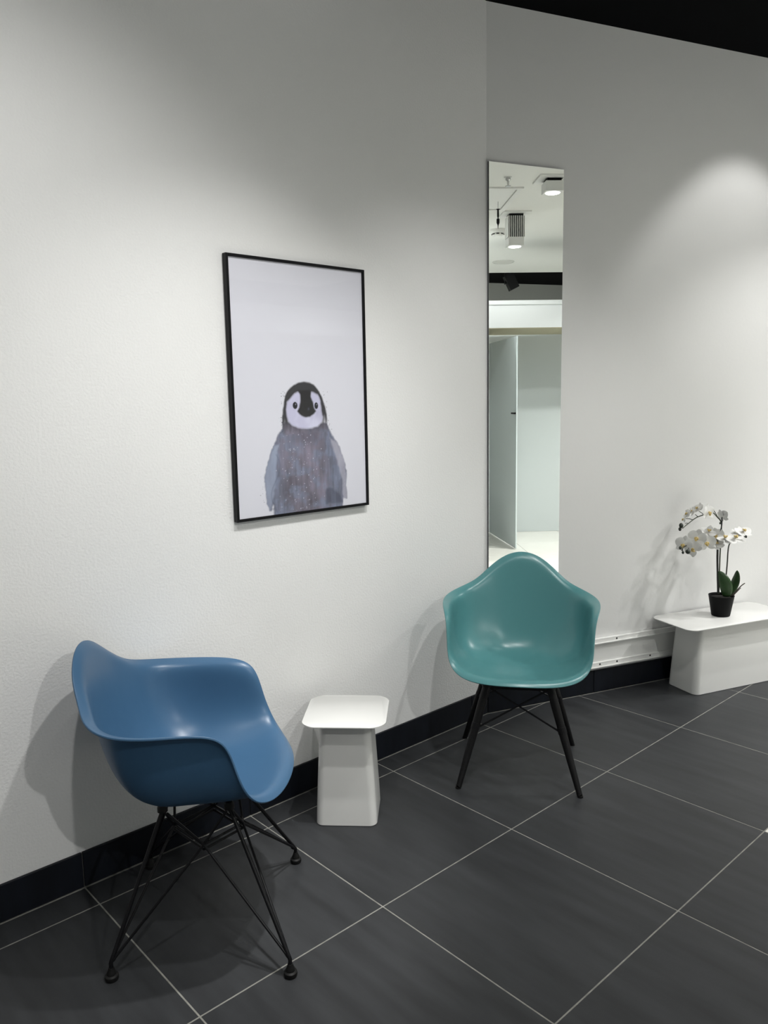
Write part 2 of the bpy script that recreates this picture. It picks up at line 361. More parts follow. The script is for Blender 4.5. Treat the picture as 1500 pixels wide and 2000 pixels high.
# ------------------------------------------------------------------ framed penguin print
FX, FZ = 0.963, 1.510; FW, FH = 0.2965, 0.4415
fr = empty('framed_print', (FX, 0.0, FZ)); tag(fr, 'thin black framed watercolour print of a penguin chick on the left wall', 'picture')
bm = BM(); b_ = 0.0095
for c, s in (((-FW+b_/2, -0.0135, 0), (b_, 0.021, 2*FH)), ((FW-b_/2, -0.0135, 0), (b_, 0.021, 2*FH)),
             ((0, -0.0135, FH-b_/2), (2*FW-2*b_, 0.021, b_)), ((0, -0.0135, -FH+b_/2), (2*FW-2*b_, 0.021, b_))):
    box(bm, c, s, bevel=0.0007)
obj('picture_frame', bm, M_FRAME, fr)
bm = BM(); box(bm, (0, -0.008, 0), (2*FW-2*b_+0.002, 0.008, 2*FH-2*b_+0.002)); obj('backing_board', bm, M_FRAME, fr)
PGN = {
'hood': [(-0.0929,-0.1115),(-0.0939,-0.0977),(-0.0913,-0.0757),(-0.0868,-0.0511),(-0.0787,-0.021),(-0.066,-0.0005),(-0.0448,0.0173),(-0.0203,0.027),(0.0042,0.0297),(0.0288,0.0278),(0.0498,0.0199),(0.0672,0.0029),(0.0809,-0.0171),(0.091,-0.0401),(0.0994,-0.0632),(0.1048,-0.0863),(0.1066,-0.1182),(0.0915,-0.1263),(0.073,-0.1329),(0.0438,-0.1375),(0.0008,-0.1415),(-0.0409,-0.1356),(-0.0679,-0.1235)],
'face': [(-0.0216,-0.0044),(-0.0357,-0.0104),(-0.0534,-0.024),(-0.0694,-0.0404),(-0.0756,-0.0651),(-0.0723,-0.09),(-0.0672,-0.1068),(-0.0541,-0.1198),(-0.0303,-0.1304),(0.001,-0.135),(0.0331,-0.1348),(0.0622,-0.1296),(0.081,-0.1145),(0.0853,-0.0973),(0.0788,-0.0742),(0.0784,-0.0542),(0.0748,-0.0341),(0.0664,-0.0184),(0.0487,-0.0083),(0.0364,-0.0048),(0.013,-0.0136)],
'beak': [(-0.0249,0.0006),(-0.0134,-0.0161),(-0.0137,-0.0412),(-0.0187,-0.0607),(-0.0279,-0.0731),(-0.018,-0.0845),(-0.0043,-0.0925),(0.0097,-0.0957),(0.0275,-0.0942),(0.0421,-0.0875),(0.0552,-0.0751),(0.0467,-0.0621),(0.0438,-0.0422),(0.035,-0.0223),(0.0376,0.0003)],
'body': [(-0.0929,-0.1115),(-0.0955,-0.1335),(-0.1168,-0.1602),(-0.1348,-0.1897),(-0.1494,-0.2191),(-0.1623,-0.2486),(-0.1717,-0.2727),(-0.1777,-0.2971),(-0.1771,-0.3192),(-0.1731,-0.3389),(-0.1713,-0.3697),(-0.1692,-0.395),(-0.1602,-0.4155),(-0.1535,-0.4149),(-0.1459,-0.3946),(-0.1428,-0.4006),(-0.1432,-0.4456),(-0.0044,-0.4472),(0.1693,-0.4487),(0.1719,-0.4035),(0.1902,-0.4053),(0.1909,-0.3812),(0.1859,-0.3565),(0.1915,-0.3269),(0.1916,-0.2998),(0.1814,-0.2571),(0.167,-0.2265),(0.149,-0.193),(0.1273,-0.1656),(0.1115,-0.1387),(0.1048,-0.1181),(0.0445,-0.119),(-0.0263,-0.1165)],
'wing_l': [(-0.1315,-0.1898),(-0.1496,-0.2219),(-0.1718,-0.2755),(-0.1766,-0.3082),(-0.1731,-0.3389),(-0.1692,-0.395),(-0.1602,-0.4155),(-0.1513,-0.4025),(-0.1394,-0.3616),(-0.1279,-0.2927),(-0.1243,-0.2512),(-0.1157,-0.2101),(-0.1078,-0.1828)],
'wing_r': [(0.1158,-0.1738),(0.1328,-0.2245),(0.1502,-0.2699),(0.1604,-0.3094),(0.1731,-0.3314),(0.1696,-0.3792),(0.1727,-0.4036),(0.1902,-0.4053),(0.1909,-0.3812),(0.1859,-0.3565),(0.1915,-0.3269),(0.1814,-0.2571),(0.149,-0.193)],
'patch': [(0.0923,-0.3602),(0.1093,-0.3558),(0.1315,-0.3697),(0.1577,-0.3901),(0.1703,-0.4185),(0.0884,-0.4161)]}
def sdf(X, Y, poly):
    P = np.array(poly); d = np.full(X.shape, 1e9); ins = np.zeros(X.shape, bool)
    for (x1, y1), (x2, y2) in zip(P, np.roll(P, -1, 0)):
        ex, ey = x2-x1, y2-y1
        t = np.clip(((X-x1)*ex+(Y-y1)*ey)/(ex*ex+ey*ey+1e-12), 0, 1)
        d = np.minimum(d, np.hypot(X-x1-t*ex, Y-y1-t*ey))
        c = ((y1 > Y) != (y2 > Y))
        with np.errstate(divide='ignore', invalid='ignore'):
            ins ^= c & (X < (x2-x1)*(Y-y1)/(y2-y1+1e-15)+x1)
    return np.where(ins, d, -d)
def vnoise(X, Y, sx, sy, octs=3, seed=0):
    r = np.random.default_rng(seed); out = 0; amp = 1; tot = 0
    for k in range(octs):
        g = r.random((64, 64)); u = X/sx*2**k+100.3; v = Y/sy*2**k+100.7
        iu = np.floor(u).astype(int); iv = np.floor(v).astype(int); fu = u-iu; fv = v-iv
        fu = fu*fu*(3-2*fu); fv = fv*fv*(3-2*fv)
        q = lambda a, b: g[(iu+a) % 64, (iv+b) % 64]
        out = out+amp*((q(0, 0)*(1-fu)+q(1, 0)*fu)*(1-fv)+(q(0, 1)*(1-fu)+q(1, 1)*fu)*fv); tot += amp; amp *= 0.55
    return out/tot
PWH, PHH = FW-b_, FH-b_
def lin(c): c = np.array(c)/255.0; return np.where(c <= 0.04045, c/12.92, ((c+0.055)/1.055)**2.4)
PAPER = np.array((0.670, 0.672, 0.735))
def ink(c): return lin(c)/lin((211, 211, 221))*PAPER
def paint(X, Y):
    col = np.ones(X.shape+(3,))*PAPER
    def over(alpha, c): 
        nonlocal col
        col = col*(1-alpha[..., None])+np.asarray(c)*alpha[..., None]
    sst = lambda d, w: np.clip(d/w*0.5+0.5, 0, 1)
    n1 = vnoise(X, Y, 0.014, 0.014, 4, 1); n2 = vnoise(X, Y, 0.05, 0.09, 4, 2); n3 = vnoise(X, Y, 0.008, 0.06, 3, 3); n4 = vnoise(X, Y, 0.03, 0.03, 4, 4)
    # body wash
    d = sdf(X, Y, PGN['body'])+(n1-0.5)*0.010
    base = ink((112, 106, 122))[None, None]*(0.30+1.25*n2[..., None]+0.55*(n3[..., None]-0.5))
    blue = ink((112, 120, 143))[None, None]*(0.55+0.75*n3[..., None]+0.3*(n4[..., None]-0.5))
    k = np.clip((n4-0.47)*4, 0, 1)*0.75
    side = np.clip((np.abs(X)-0.075)/0.05, 0, 1)*0.6
    k = np.clip(k+side, 0, 0.9)[..., None]
    body = base*(1-k)+blue*k
    neck = np.exp(-((Y+0.165)/0.03)**2)*np.exp(-(X/0.085)**2)*0.60
    body = body*(1-neck[..., None])+ink((84, 80, 96))*neck[..., None]
    al = sst(d, 0.0035)*0.96
    col = col*(1-al[..., None])+body*al[..., None]
    over(sst(d, 0.002)*np.exp(-(np.clip(d, 0, 1)/0.004)**2)*0.3, ink((100, 100, 118)))
    for nme, c, a_ in (('wing_l', (152, 161, 183), 0.72), ('wing_r', (178, 176, 190), 0.72), ('patch', (62, 68, 86), 0.62)):
        dd = sdf(X, Y, PGN[nme])+(n1-0.5)*0.008
        over(sst(dd, 0.004)*a_*(0.6+0.6*n2), np.array(ink(c)))
        over(np.exp(-(dd/0.0030)**2)*(0.30 if nme == 'wing_l' else 0.12)*n2*1.4, ink((96, 102, 122)))
    over(np.exp(-((X+0.131+0.02*np.sin(Y*30))/0.003)**2)*(Y < -0.22)*sst(d, .004)*0.35, ink((80, 88, 108)))
    # hood
    d = sdf(X, Y, PGN['hood'])+(n1-0.5)*0.005
    fade = np.clip((Y+0.148+(n3-0.5)*0.05)/0.055, 0, 1)**0.7
    d2_ = np.maximum(d, sdf(X, Y, PGN['body'])*(Y > -0.16))
    over(sst(np.where(Y < -0.10, d2_, d), 0.003)*fade*0.97, ink((44, 43, 46)))
    d = sdf(X, Y, PGN['face'])+(n1-0.5)*0.004
    over(sst(d, 0.004), ink((203, 203, 224)))
    over(sst(d, 0.004)*np.clip((n2-0.42)*2.2, 0, 0.45), ink((170, 166, 196)))
    over(sst(d, 0.004)*np.exp(-((X-0.075)**2+(Y+0.09)**2)/0.0007)*0.35, ink((150, 146, 172)))
    d = sdf(X, Y, PGN['beak'])+(n1-0.5)*0.003
    over(sst(d, 0.003), ink((46, 45, 47)))
    over(np.exp(-(((X-0.0225)/0.0045)**2+((Y+0.0665)/0.006)**2)**2)*0.5, ink((100, 98, 120)))
    over(np.exp(-(np.hypot((X-0.0225)/1.0, (Y+0.0655)/1.4)-0.004)**2/0.0000015)*0.5, ink((30, 30, 34)))
    for ex, ey, rx, ry in ((-0.0364, -0.0528, 0.0100, 0.0120), (0.0575, -0.0552, 0.0080, 0.0115)):
        e = np.hypot((X-ex)/rx, (Y-ey)/ry)
        over(np.clip((1.12-e)*6, 0, 1), ink((38, 38, 42)))
        over(np.clip((0.30-np.hypot((X-ex-0.002)/rx, (Y-ey-0.004)/ry))*6, 0, 0.8), ink((150, 150, 165)))
    # splatter
    r = np.random.default_rng(11)
    for _ in range(110):
        x = r.normal(-0.02, 0.06); y = r.uniform(-0.43, -0.15)
        if abs(x) < 0.13: over(np.clip((r.uniform(0.0009, 0.0019)-np.hypot(X-x, Y-y))/0.0007+0.5, 0, 1)*0.7, ink((205, 205, 222)))
    for _ in range(46):
        sgn = -1 if r.random() < 0.6 else 1
        y = r.uniform(-0.15, 0.0); x = sgn*(0.093+(0.01 if sgn > 0 else 0)+abs(r.normal(0, 0.008))+0.1*min(0, -0.0-y*0)*0)
        x -= sgn*max(0, (y+0.05))*0.35
        over(np.clip((r.uniform(0.0006, 0.0016)-np.hypot(X-x, Y-y))/0.0007+0.5, 0, 1)*0.85, ink((60, 58, 66)))
    for _ in range(30):
        sgn = -1 if r.random() < 0.6 else 1
        y = r.uniform(-0.42, -0.28); x = sgn*(0.178+abs(r.normal(0, 0.009)))
        over(np.clip((r.uniform(0.0005, 0.0012)-np.hypot(X-x, Y-y))/0.0007+0.5, 0, 1)*0.7, ink((90, 92, 105)))
    return np.clip(col, 0, 1)
def grid_print():
    x0, x1, z0, z1 = -0.225, 0.225, -PHH, 0.05
    nx, nz = 260, 280
    xs = np.linspace(x0, x1, nx); zs = np.linspace(z0, z1, nz)
    Xg, Zg = np.meshgrid(xs, zs); colr = paint(Xg, Zg).reshape(-1, 3)
    V = np.stack([Xg.ravel(), np.full(Xg.size, -0.0175), Zg.ravel()], 1)
    I = np.arange(nx*nz).reshape(nz, nx)
    F = np.stack([I[:-1, :-1].ravel(), I[:-1, 1:].ravel(), I[1:, 1:].ravel(), I[1:, :-1].ravel()], 1)
    base = len(V)
    ex = np.array([(-PWH, z0), (-PWH, z1), (-PWH, PHH), (PWH, z0), (PWH, z1), (PWH, PHH)])
    V = np.vstack([V, np.stack([ex[:, 0], np.full(6, -0.0175), ex[:, 1]], 1)]); colr = np.vstack([colr, np.tile(PAPER, (6, 1))])
    faces = F.tolist()
    faces.append([base, *I[::-1, 0][::-1].tolist()[:1], *I[1:, 0].tolist(), base+1])
    faces.append([int(I[0, -1]), base+3, base+4, *I[::-1, -1].tolist()[:-1]])
    faces.append([base+1, *I[-1, :].tolist(), base+4, base+5, base+2])
    me = bpy.data.meshes.new('print_sheet'); me.from_pydata(V.tolist(), [], faces); me.update()
    ca = me.color_attributes.new('ink', 'FLOAT_COLOR', 'POINT')
    ca.data.foreach_set('color', np.hstack([colr, np.ones((len(colr), 1))]).astype(np.float32).ravel())
    return me
M_PRINT = bpy.data.materials.new('watercolour_print'); M_PRINT.use_nodes = True
nt = M_PRINT.node_tree; at_ = nt.nodes.new('ShaderNodeVertexColor'); at_.layer_name = 'ink'
nt.links.new(at_.outputs[0], nt.nodes['Principled BSDF'].inputs['Base Color']); nt.nodes['Principled BSDF'].inputs['Roughness'].default_value = 0.7
nt.nodes['Principled BSDF'].inputs['Specular IOR Level'].default_value = 0.2
obj('print_sheet', grid_print(), M_PRINT, fr)
bm = BM(); box(bm, (0, -0.0200, 0), (2*PWH, 0.0015, 2*PHH)); obj('clear_pane', bm, M_PANE, fr)

# ------------------------------------------------------------------ armchair shell: a cage of rings from the seat centre to the rim, one column per station
# each station: (x, f, z) from the seat out to the rim; f is forward; splines run through them both ways
ST = np.array([
 [(0.0000,0.0850,0.4060),(0.0000,0.1587,0.4182),(0.0000,0.2117,0.4323),(0.0000,0.2386,0.4403),(0.0000,0.2579,0.4441),(0.0000,0.2720,0.4400),(0.0000,0.2824,0.4280)],
 [(0.0549,0.0850,0.4061),(0.0846,0.1557,0.4178),(0.1072,0.2044,0.4321),(0.1150,0.2289,0.4385),(0.1209,0.2443,0.4403),(0.1249,0.2571,0.4353),(0.1269,0.2670,0.4229)],
 [(0.0900,0.0680,0.4061),(0.1450,0.1291,0.4194),(0.1850,0.1786,0.4390),(0.1981,0.1992,0.4471),(0.2073,0.2124,0.4482),(0.2124,0.2219,0.4423),(0.2164,0.2304,0.4307)],
 [(0.1081,0.0421,0.4061),(0.1726,0.0898,0.4209),(0.2230,0.1343,0.4550),(0.2393,0.1541,0.4735),(0.2513,0.1705,0.4811),(0.2593,0.1827,0.4789),(0.2653,0.1905,0.4681)],
 [(0.1123,0.0222,0.4058),(0.1804,0.0559,0.4193),(0.2359,0.0970,0.4706),(0.2524,0.1207,0.5148),(0.2586,0.1393,0.5412),(0.2637,0.1557,0.5484),(0.2710,0.1631,0.5442)],
 [(0.1126,0.0044,0.4055),(0.1820,0.0284,0.4181),(0.2394,0.0606,0.4720),(0.2555,0.0844,0.5476),(0.2569,0.1093,0.6038),(0.2628,0.1338,0.6288),(0.2757,0.1439,0.6332)],
 [(0.1128,-0.0094,0.4052),(0.1831,0.0000,0.4175),(0.2418,0.0211,0.4703),(0.2600,0.0358,0.5582),(0.2624,0.0506,0.6327),(0.2717,0.0771,0.6588),(0.2937,0.0886,0.6635)],
 [(0.1133,-0.0295,0.4050),(0.1862,-0.0436,0.4151),(0.2478,-0.0482,0.4649),(0.2682,-0.0481,0.5540),(0.2719,-0.0488,0.6316),(0.2799,-0.0455,0.6517),(0.3131,-0.0422,0.6619)],
 [(0.1091,-0.0548,0.4059),(0.1758,-0.0894,0.4192),(0.2338,-0.1174,0.4758),(0.2517,-0.1357,0.5642),(0.2560,-0.1449,0.6361),(0.2654,-0.1489,0.6541),(0.3044,-0.1493,0.6634)],
 [(0.0927,-0.0779,0.4071),(0.1472,-0.1229,0.4278),(0.1966,-0.1616,0.4959),(0.2118,-0.1858,0.5860),(0.2159,-0.1968,0.6487),(0.2240,-0.2048,0.6682),(0.2547,-0.2185,0.6772)],
 [(0.0701,-0.0938,0.4063),(0.1087,-0.1432,0.4284),(0.1464,-0.1838,0.5044),(0.1600,-0.2072,0.6023),(0.1644,-0.2244,0.6831),(0.1716,-0.2340,0.7006),(0.1907,-0.2492,0.7004)],
 [(0.0519,-0.1120,0.4040),(0.0785,-0.1693,0.4281),(0.0987,-0.2023,0.5102),(0.1083,-0.2309,0.6222),(0.1138,-0.2573,0.7281),(0.1205,-0.2685,0.7480),(0.1361,-0.2842,0.7540)],
 [(0.0258,-0.1200,0.4040),(0.0387,-0.1789,0.4290),(0.0494,-0.2107,0.5140),(0.0545,-0.2413,0.6340),(0.0599,-0.2710,0.7680),(0.0636,-0.2828,0.7900),(0.0715,-0.2997,0.8040)],
 [(0.0000,-0.1220,0.4040),(0.0000,-0.1820,0.4300),(0.0000,-0.2139,0.5151),(0.0000,-0.2459,0.6381),(0.0000,-0.2758,0.7800),(0.0000,-0.2878,0.8040),(0.0000,-0.3058,0.8220)],
])
def cyc(P, sub):   # periodic cubic B-spline along the stations
    t = (np.arange(sub)/sub).reshape(-1, *([1]*(P.ndim-1))); n = len(P)
    w = ((1-t)**3/6, (3*t**3-6*t**2+4)/6, (-3*t**3+3*t**2+3*t+1)/6, t**3/6)
    return np.concatenate([sum(w[k]*P[(i+k-1) % n] for k in range(4)) for i in range(n)], 0)
def nat(P, ts):    # cubic B-spline from the seat centre to the rim, ends held
    n = P.shape[1]; Q = np.concatenate([2*P[:, :1]-P[:, 1:2], P, 2*P[:, -1:]-P[:, -2:-1]], 1); out = []
    for s in ts:
        i = min(int(s), n-2); t = s-i
        w = ((1-t)**3/6, (3*t**3-6*t**2+4)/6, (-3*t**3+3*t**2+3*t+1)/6, t**3/6)
        out.append(sum(w[k]*Q[:, i+k] for k in range(4)))
    return np.moveaxis(np.array(out), 0, 1)
def surf(ST, sub=4, nr=26):
    H = np.array(ST); mir = H[1:-1][::-1].copy(); mir[..., 0] *= -1
    D = cyc(np.concatenate([H, mir], 0), sub)
    c = np.zeros((len(D), 1, 3)); c[..., 1] = -.012; c[..., 2] = .404
    return nat(np.concatenate([c, D], 1), np.linspace(0, 7, nr))
def shell_mesh(name):
    D = surf(ST, 6, 36); n, k = D.shape[:2]
    V = np.stack([D[..., 0], -D[..., 1], D[..., 2]], -1)
    verts = [V[0, 0].tolist()]+V[:, 1:].reshape(-1, 3).tolist()
    idx = lambda i, j: 0 if j == 0 else 1+(i % n)*(k-1)+j-1
    F = []
    for i in range(n):
        for j in range(k-1):
            F.append((0, idx(i, 1), idx(i+1, 1)) if j == 0 else (idx(i, j), idx(i, j+1), idx(i+1, j+1), idx(i+1, j)))
    me = bpy.data.meshes.new(name); me.from_pydata(verts, [], F); me.update()
    if me.polygons[0].normal.z < 0: me.flip_normals()
    return me
def make_shell(m, parent, wx, wy, head):
    """wx, wy, head: where the shell stands in the room; it hangs under the chair's empty"""
    s = obj('seat_shell', shell_mesh('seat_shell'), m, parent, smooth=True)
    W = Matrix.Translation((wx, wy, 0)) @ Matrix.Rotation(head+math.pi/2, 4, 'Z')
    P = Matrix.Translation(parent.location) @ Matrix.Rotation(parent.rotation_euler.z, 4, 'Z')
    s.matrix_local = P.inverted() @ W
    b = s.modifiers.new('thick', 'SOLIDIFY'); b.thickness = 0.006; b.offset = -1.0
    c = s.modifiers.new('edge', 'BEVEL'); c.width = 0.0020; c.segments = 3; c.limit_method = 'ANGLE'; c.angle_limit = math.radians(60)
    return s

# blue chair on a black wire base
bl = empty('armchair', (0.286, -0.413, 0), math.radians(-39.5)+math.pi/2)
tag(bl, 'blue moulded plastic armchair on a black wire base beside the white stool', 'chair')
BLR = Matrix.Rotation(-bl.rotation_euler.z, 3, 'Z')
make_shell(M_BLUE, bl, 0.2942, -0.3503, -0.7080)
def loc_bl(p): return BLR @ (Vector(p)-Vector((0.286, -0.413, 0)))
FEET = [loc_bl(p) for p in ((-.029, -.446, 0), (.314, -.756, 0), (.623, -.355, 0), (.270, -.055, 0))]
cenF = sum(FEET, Vector())/4
MNT = [Vector((math.copysign(0.075, f.x), math.copysign(0.090, f.y)+0.015, 0.380)) for f in FEET]
MID = []
for k in range(4):
    md = (FEET[k]+FEET[(k+1) % 4])/2; p = cenF+(md-cenF)*0.42; p.z = 0.283; MID.append(p)
for k in range(4):
    f, mt = FEET[k], MNT[k]
    g = f.copy(); g.z = 0.016
    d = (mt-g).normalized()
    kn = g+Vector((0, 0, 0.03))
    bm = BM(); tube(bm, [g, kn, kn+(mt-kn)*0.06, mt], 0.0055, 10)
    lg = obj('leg', bm, M_BLACK, bl, autosmooth=40)
    bm = BM(); lathe(bm, [(0, 0.0), (0.016, 0.0), (0.018, 0.006), (0.017, 0.012), (0.012, 0.015), (0.0115, 0.021), (0.0085, 0.027), (0.007, 0.034), (0, 0.034)], 18, (f.x, f.y, 0)); obj('foot_glide', bm, M_RUBBER, lg, autosmooth=40)
    for s in (k, (k-1) % 4):
        mp = MID[s]; low = f+(mt-f)*0.115; low.z = 0.05
        out = (mp-low); q1 = low+Vector((out.x, out.y, 0))*0.06+Vector((0, 0, -0.004))
        bm = BM(); tube(bm, smooth_path([kn+(mt-kn)*0.10, kn+(mt-kn)*0.03+Vector((out.x, out.y, 0))*0.03, kn+out*0.10, mp+(low-mp)*0.02, mp], 5), 0.0038, 8)
        obj('wire_strut', bm, M_BLACK, bl, autosmooth=40)
        bm = BM(); tube(bm, [mp, mt*0.9+mp*0.1], 0.0038, 8); obj('wire_strut', bm, M_BLACK, bl, autosmooth=40)
for k in range(4):
    for dz in (0.0, -0.014):
        a, b = MID[k].copy(), MID[(k+1) % 4].copy(); a.z += dz; b.z += dz
        bm = BM(); tube(bm, [a, b], 0.0036, 8); obj('frame_wire', bm, M_BLACK, bl, autosmooth=40)
for k in (0, 1):
    bm = BM(); a, b = MNT[k], MNT[3-k] if k else MNT[3]
    tube(bm, [a, b], 0.0055, 8); obj('mount_bar', bm, M_BLACK, bl, autosmooth=40)
for k in range(4):
    bm = BM(); lathe(bm, [(0, 0), (0.014, 0), (0.014, 0.012), (0.009, 0.020), (0, 0.020)], 16, MNT[k]-Vector((0, 0, 0.004))); obj('shock_mount', bm, M_RUBBER, bl, autosmooth=40)

# teal chair on black dowel legs
te = empty('armchair', (1.680, -0.428, 0), math.radians(-142.5)+math.pi/2)
tag(te, 'teal moulded plastic armchair on black dowel legs in front of the mirror', 'chair')
make_shell(M_TEAL, te, 1.6845, -0.4296, -2.4981)
TR = Matrix.Rotation(-te.rotation_euler.z, 3, 'Z')
TF = [TR @ (Vector(p)-Vector((1.680, -0.428, 0))) for p in ((1.356, -.395, 0), (1.627, -.757, 0), (1.980, -.483, 0), (1.709, -.114, 0))]
TT = [Vector((math.copysign(0.120, f.x), math.copysign(0.120, f.y)+0.0, 0.372)) for f in TF]
for k in range(4):
    f, t_ = TF[k], TT[k]
    bm = BM(); ax = (t_-f)
    tube(bm, [f+ax*0.0+Vector((0, 0, 0.005)), f+ax*0.02, f+ax*0.5, f+ax*0.82, t_], [0.0100, 0.0105, 0.0150, 0.0165, 0.0150], 16)
    lg = obj('leg', bm, M_BLACKW, te, autosmooth=40)
    bm = BM(); lathe(bm, [(0, 0), (0.0105, 0), (0.0105, 0.005), (0, 0.005)], 16, (f.x, f.y, 0)); obj('foot_pad', bm, M_RUBBER, lg)
    bm = BM(); c_ = f+ax*0.60
    tube(bm, [c_-ax.normalized()*0.012, c_+ax.normalized()*0.012], 0.0168, 16); obj('bracket_ring', bm, M_BLACK, lg)
# steel wire bracing: crossing rods on every side, and mounts
for k in range(4):
    j = (k+1) % 4
    for p, r_ in ((k, j), (j, k)):
        a = TF[p]+(TT[p]-TF[p])*0.58; b = TT[r_]+Vector((0, 0, -0.005))
        bm = BM(); tube(bm, [a, a+(b-a)*0.06+Vector((0, 0, -0.003)), b], 0.0036, 8); obj('brace_rod', bm, M_BLACK, te, autosmooth=40)
for k in range(4):
    bm = BM(); lathe(bm, [(0, 0), (0.020, 0), (0.020, 0.02), (0.012, 0.032), (0, 0.032)], 16, TT[k]-Vector((0, 0, 0.004))); obj('shock_mount', bm, M_RUBBER, te, autosmooth=40)
for k in (0, 2):
    bm = BM(); tube(bm, [TT[k]+Vector((0, 0, -0.008)), TT[k+1]+Vector((0, 0, -0.008))], 0.007, 8); obj('mount_bar', bm, M_BLACK, te, autosmooth=40)

# ------------------------------------------------------------------ white lacquered metal tables
def rrect(hx, hy, r, seg=8, bulge=0.0):
    pts = []
    for cx, cy, a0 in ((hx-r, hy-r, 0), (-hx+r, hy-r, 90), (-hx+r, -hy+r, 180), (hx-r, -hy+r, 270)):
        for k in range(seg+1):
            a = math.radians(a0+90*k/seg); x = cx+r*math.cos(a); y = cy+r*math.sin(a)
            pts.append((x, y))
    if bulge:                                           # slightly bowed sides
        pts = [(x+bulge*(1-(y/hy)**2)*(1 if x > 0 else -1)*(abs(x)/hx)**3, y+bulge*(1-(x/hx)**2)*(1 if y > 0 else -1)*(abs(y)/hy)**3) for x, y in pts]
    return pts
def loft(bm, secs, cap0=True, cap1=True):
    R = [[bm.verts.new((x, y, z)) for x, y in pts] for pts, z in secs]; n = len(R[0])
    for a, b in zip(R, R[1:]):
        for k in range(n): bm.faces.new((a[k], a[(k+1) % n], b[(k+1) % n], b[k]))
    if cap0: bm.faces.new(list(reversed(R[0])))
    if cap1: bm.faces.new(R[-1])
    bmesh.ops.recalc_face_normals(bm, faces=bm.faces[:])
    return bm
def metal_table(name, loc, rz, h, top, base, neck, rt, rb, bulge, label, group):
    t = empty(name, loc, rz); tag(t, label, 'table', group)
    bm = BM()
    secs = []
    for k in range(13):
        u = k/12; e = u**1.15
        hx = base[0]+(neck[0]-base[0])*e; hy = base[1]+(neck[1]-base[1])*e
        secs.append((rrect(hx, hy, rb, 8), 0.002+(h-0.006-0.002)*u))
    secs = [(rrect(base[0]-0.004, base[1]-0.004, rb-0.004, 8), 0.0005)]+secs
    loft(bm, secs); obj('pedestal', bm, M_LACQ, t, autosmooth=35)
    bm = BM(); z1 = h
    loft(bm, [(rrect(top[0]-0.002, top[1]-0.002, rt, 10, bulge), h-0.0055), (rrect(top[0], top[1], rt, 10, bulge), h-0.004), (rrect(top[0], top[1], rt, 10, bulge), h-0.001), (rrect(top[0]-0.0012, top[1]-0.0012, rt, 10, bulge), h)])
    obj('tabletop', bm, M_LACQ, t, autosmooth=35)
    return t
st = metal_table('side_table', (0.953, -0.230, 0), math.radians(-46.0), 0.380, (0.141, 0.141), (0.107, 0.107), (0.088, 0.088), 0.046, 0.028, 0.008,
    'small square white metal side table between the blue and teal chairs', None)
bn = metal_table('low_table', rw(1.293, 0.158, 0), RZ, 0.352, (0.343, 0.143), (0.262, 0.100), (0.236, 0.088), 0.045, 0.032, 0.004,
    'long low white metal bench table against the right wall under the orchid', None)

# ------------------------------------------------------------------ orchid in a black pot
def ray(u, v): return (C_F+C_R*((u-750)/FPX)-C_U*((v-1000)/FPX)).normalized()
POT = Vector((3.145, -0.575, 0.352))
VN = Vector((POT.x-CAM.x, POT.y-CAM.y, 0)).normalized()      # line of sight to the pot, on the level
def at(u, v, off=0.0):                                      # point of the plant at a depth offset from the pot's axis
    off -= max(0.0, 1400-u)*0.0012                          # the plant leans a little away from the wall
    d = ray(u, v); t = ((POT+VN*off-CAM).dot(VN))/d.dot(VN); return CAM+d*t
orc = empty('potted_orchid', POT); tag(orc, 'white moth orchid in a black pot standing on the low white table', 'plant')
def lc(p): return Vector(p)-POT
HP = 0.105
bm = BM(); lathe(bm, [(0, 0), (0.043, 0), (0.045, 0.003), (0.0615, HP-0.003), (0.0625, HP), (0.0605, HP), (0.0575, HP-0.004), (0.056, HP-0.014), (0, HP-0.014)], 40); obj('pot', bm, M_POT, orc, autosmooth=40)
bm = BM(); lathe(bm, [(0.0555, HP-0.014), (0.04, HP-0.010), (0.02, HP-0.012), (0, HP-0.009)], 24); obj('potting_mix', bm, M_SOIL, orc)
zs_ = HP-0.02
def stem(name, pts, r, m, sub=5):
    bm = BM(); P = smooth_path(pts, sub); rr = [r*(1-0.35*i/(len(P)-1)) for i in range(len(P))]
    tube(bm, P, rr, 7); return obj(name, bm, m, orc, autosmooth=50)
# black stake and three flower stems (pixel pairs turned into points of the plant)
stem('stake', [lc(at(1402, 1159)), lc(at(1401, 1071)), lc(at(1409, 1030)), lc(at(1410, 1010))], 0.0042, M_STAKE)
stem('flower_stem', [lc(at(1404, 1160, 0.01)), lc(at(1406, 1090, 0.01)), lc(at(1409, 1035, 0.01)), lc(at(1408, 1019, 0.01)), lc(at(1401, 1010, 0.0)), lc(at(1390, 1000, -0.01)), lc(at(1376, 1005, -0.01)), lc(at(1360, 1011, 0)), lc(at(1345, 1022, -0.02)), lc(at(1333, 1032, -0.04))], 0.0034, M_STEMG)
stem('flower_stem', [lc(at(1403, 1160, -0.01)), lc(at(1402, 1100, -0.01)), lc(at(1402, 1060, -0.015)), lc(at(1394, 1052, -0.02)), lc(at(1375, 1050, -0.03)), lc(at(1355, 1062, -0.03)), lc(at(1340, 1066, -0.05)), lc(at(1334, 1071, -0.075)), lc(at(1334, 1078, -0.08))], 0.0032, M_STEM)
stem('flower_stem', [lc(at(1415, 1158, 0.0)), lc(at(1420, 1105, 0.0)), lc(at(1423, 1068, 0.0)), lc(at(1430, 1058, 0.0)), lc(at(1444, 1053, 0)), lc(at(1457, 1047, 0))], 0.0036, M_STEM)
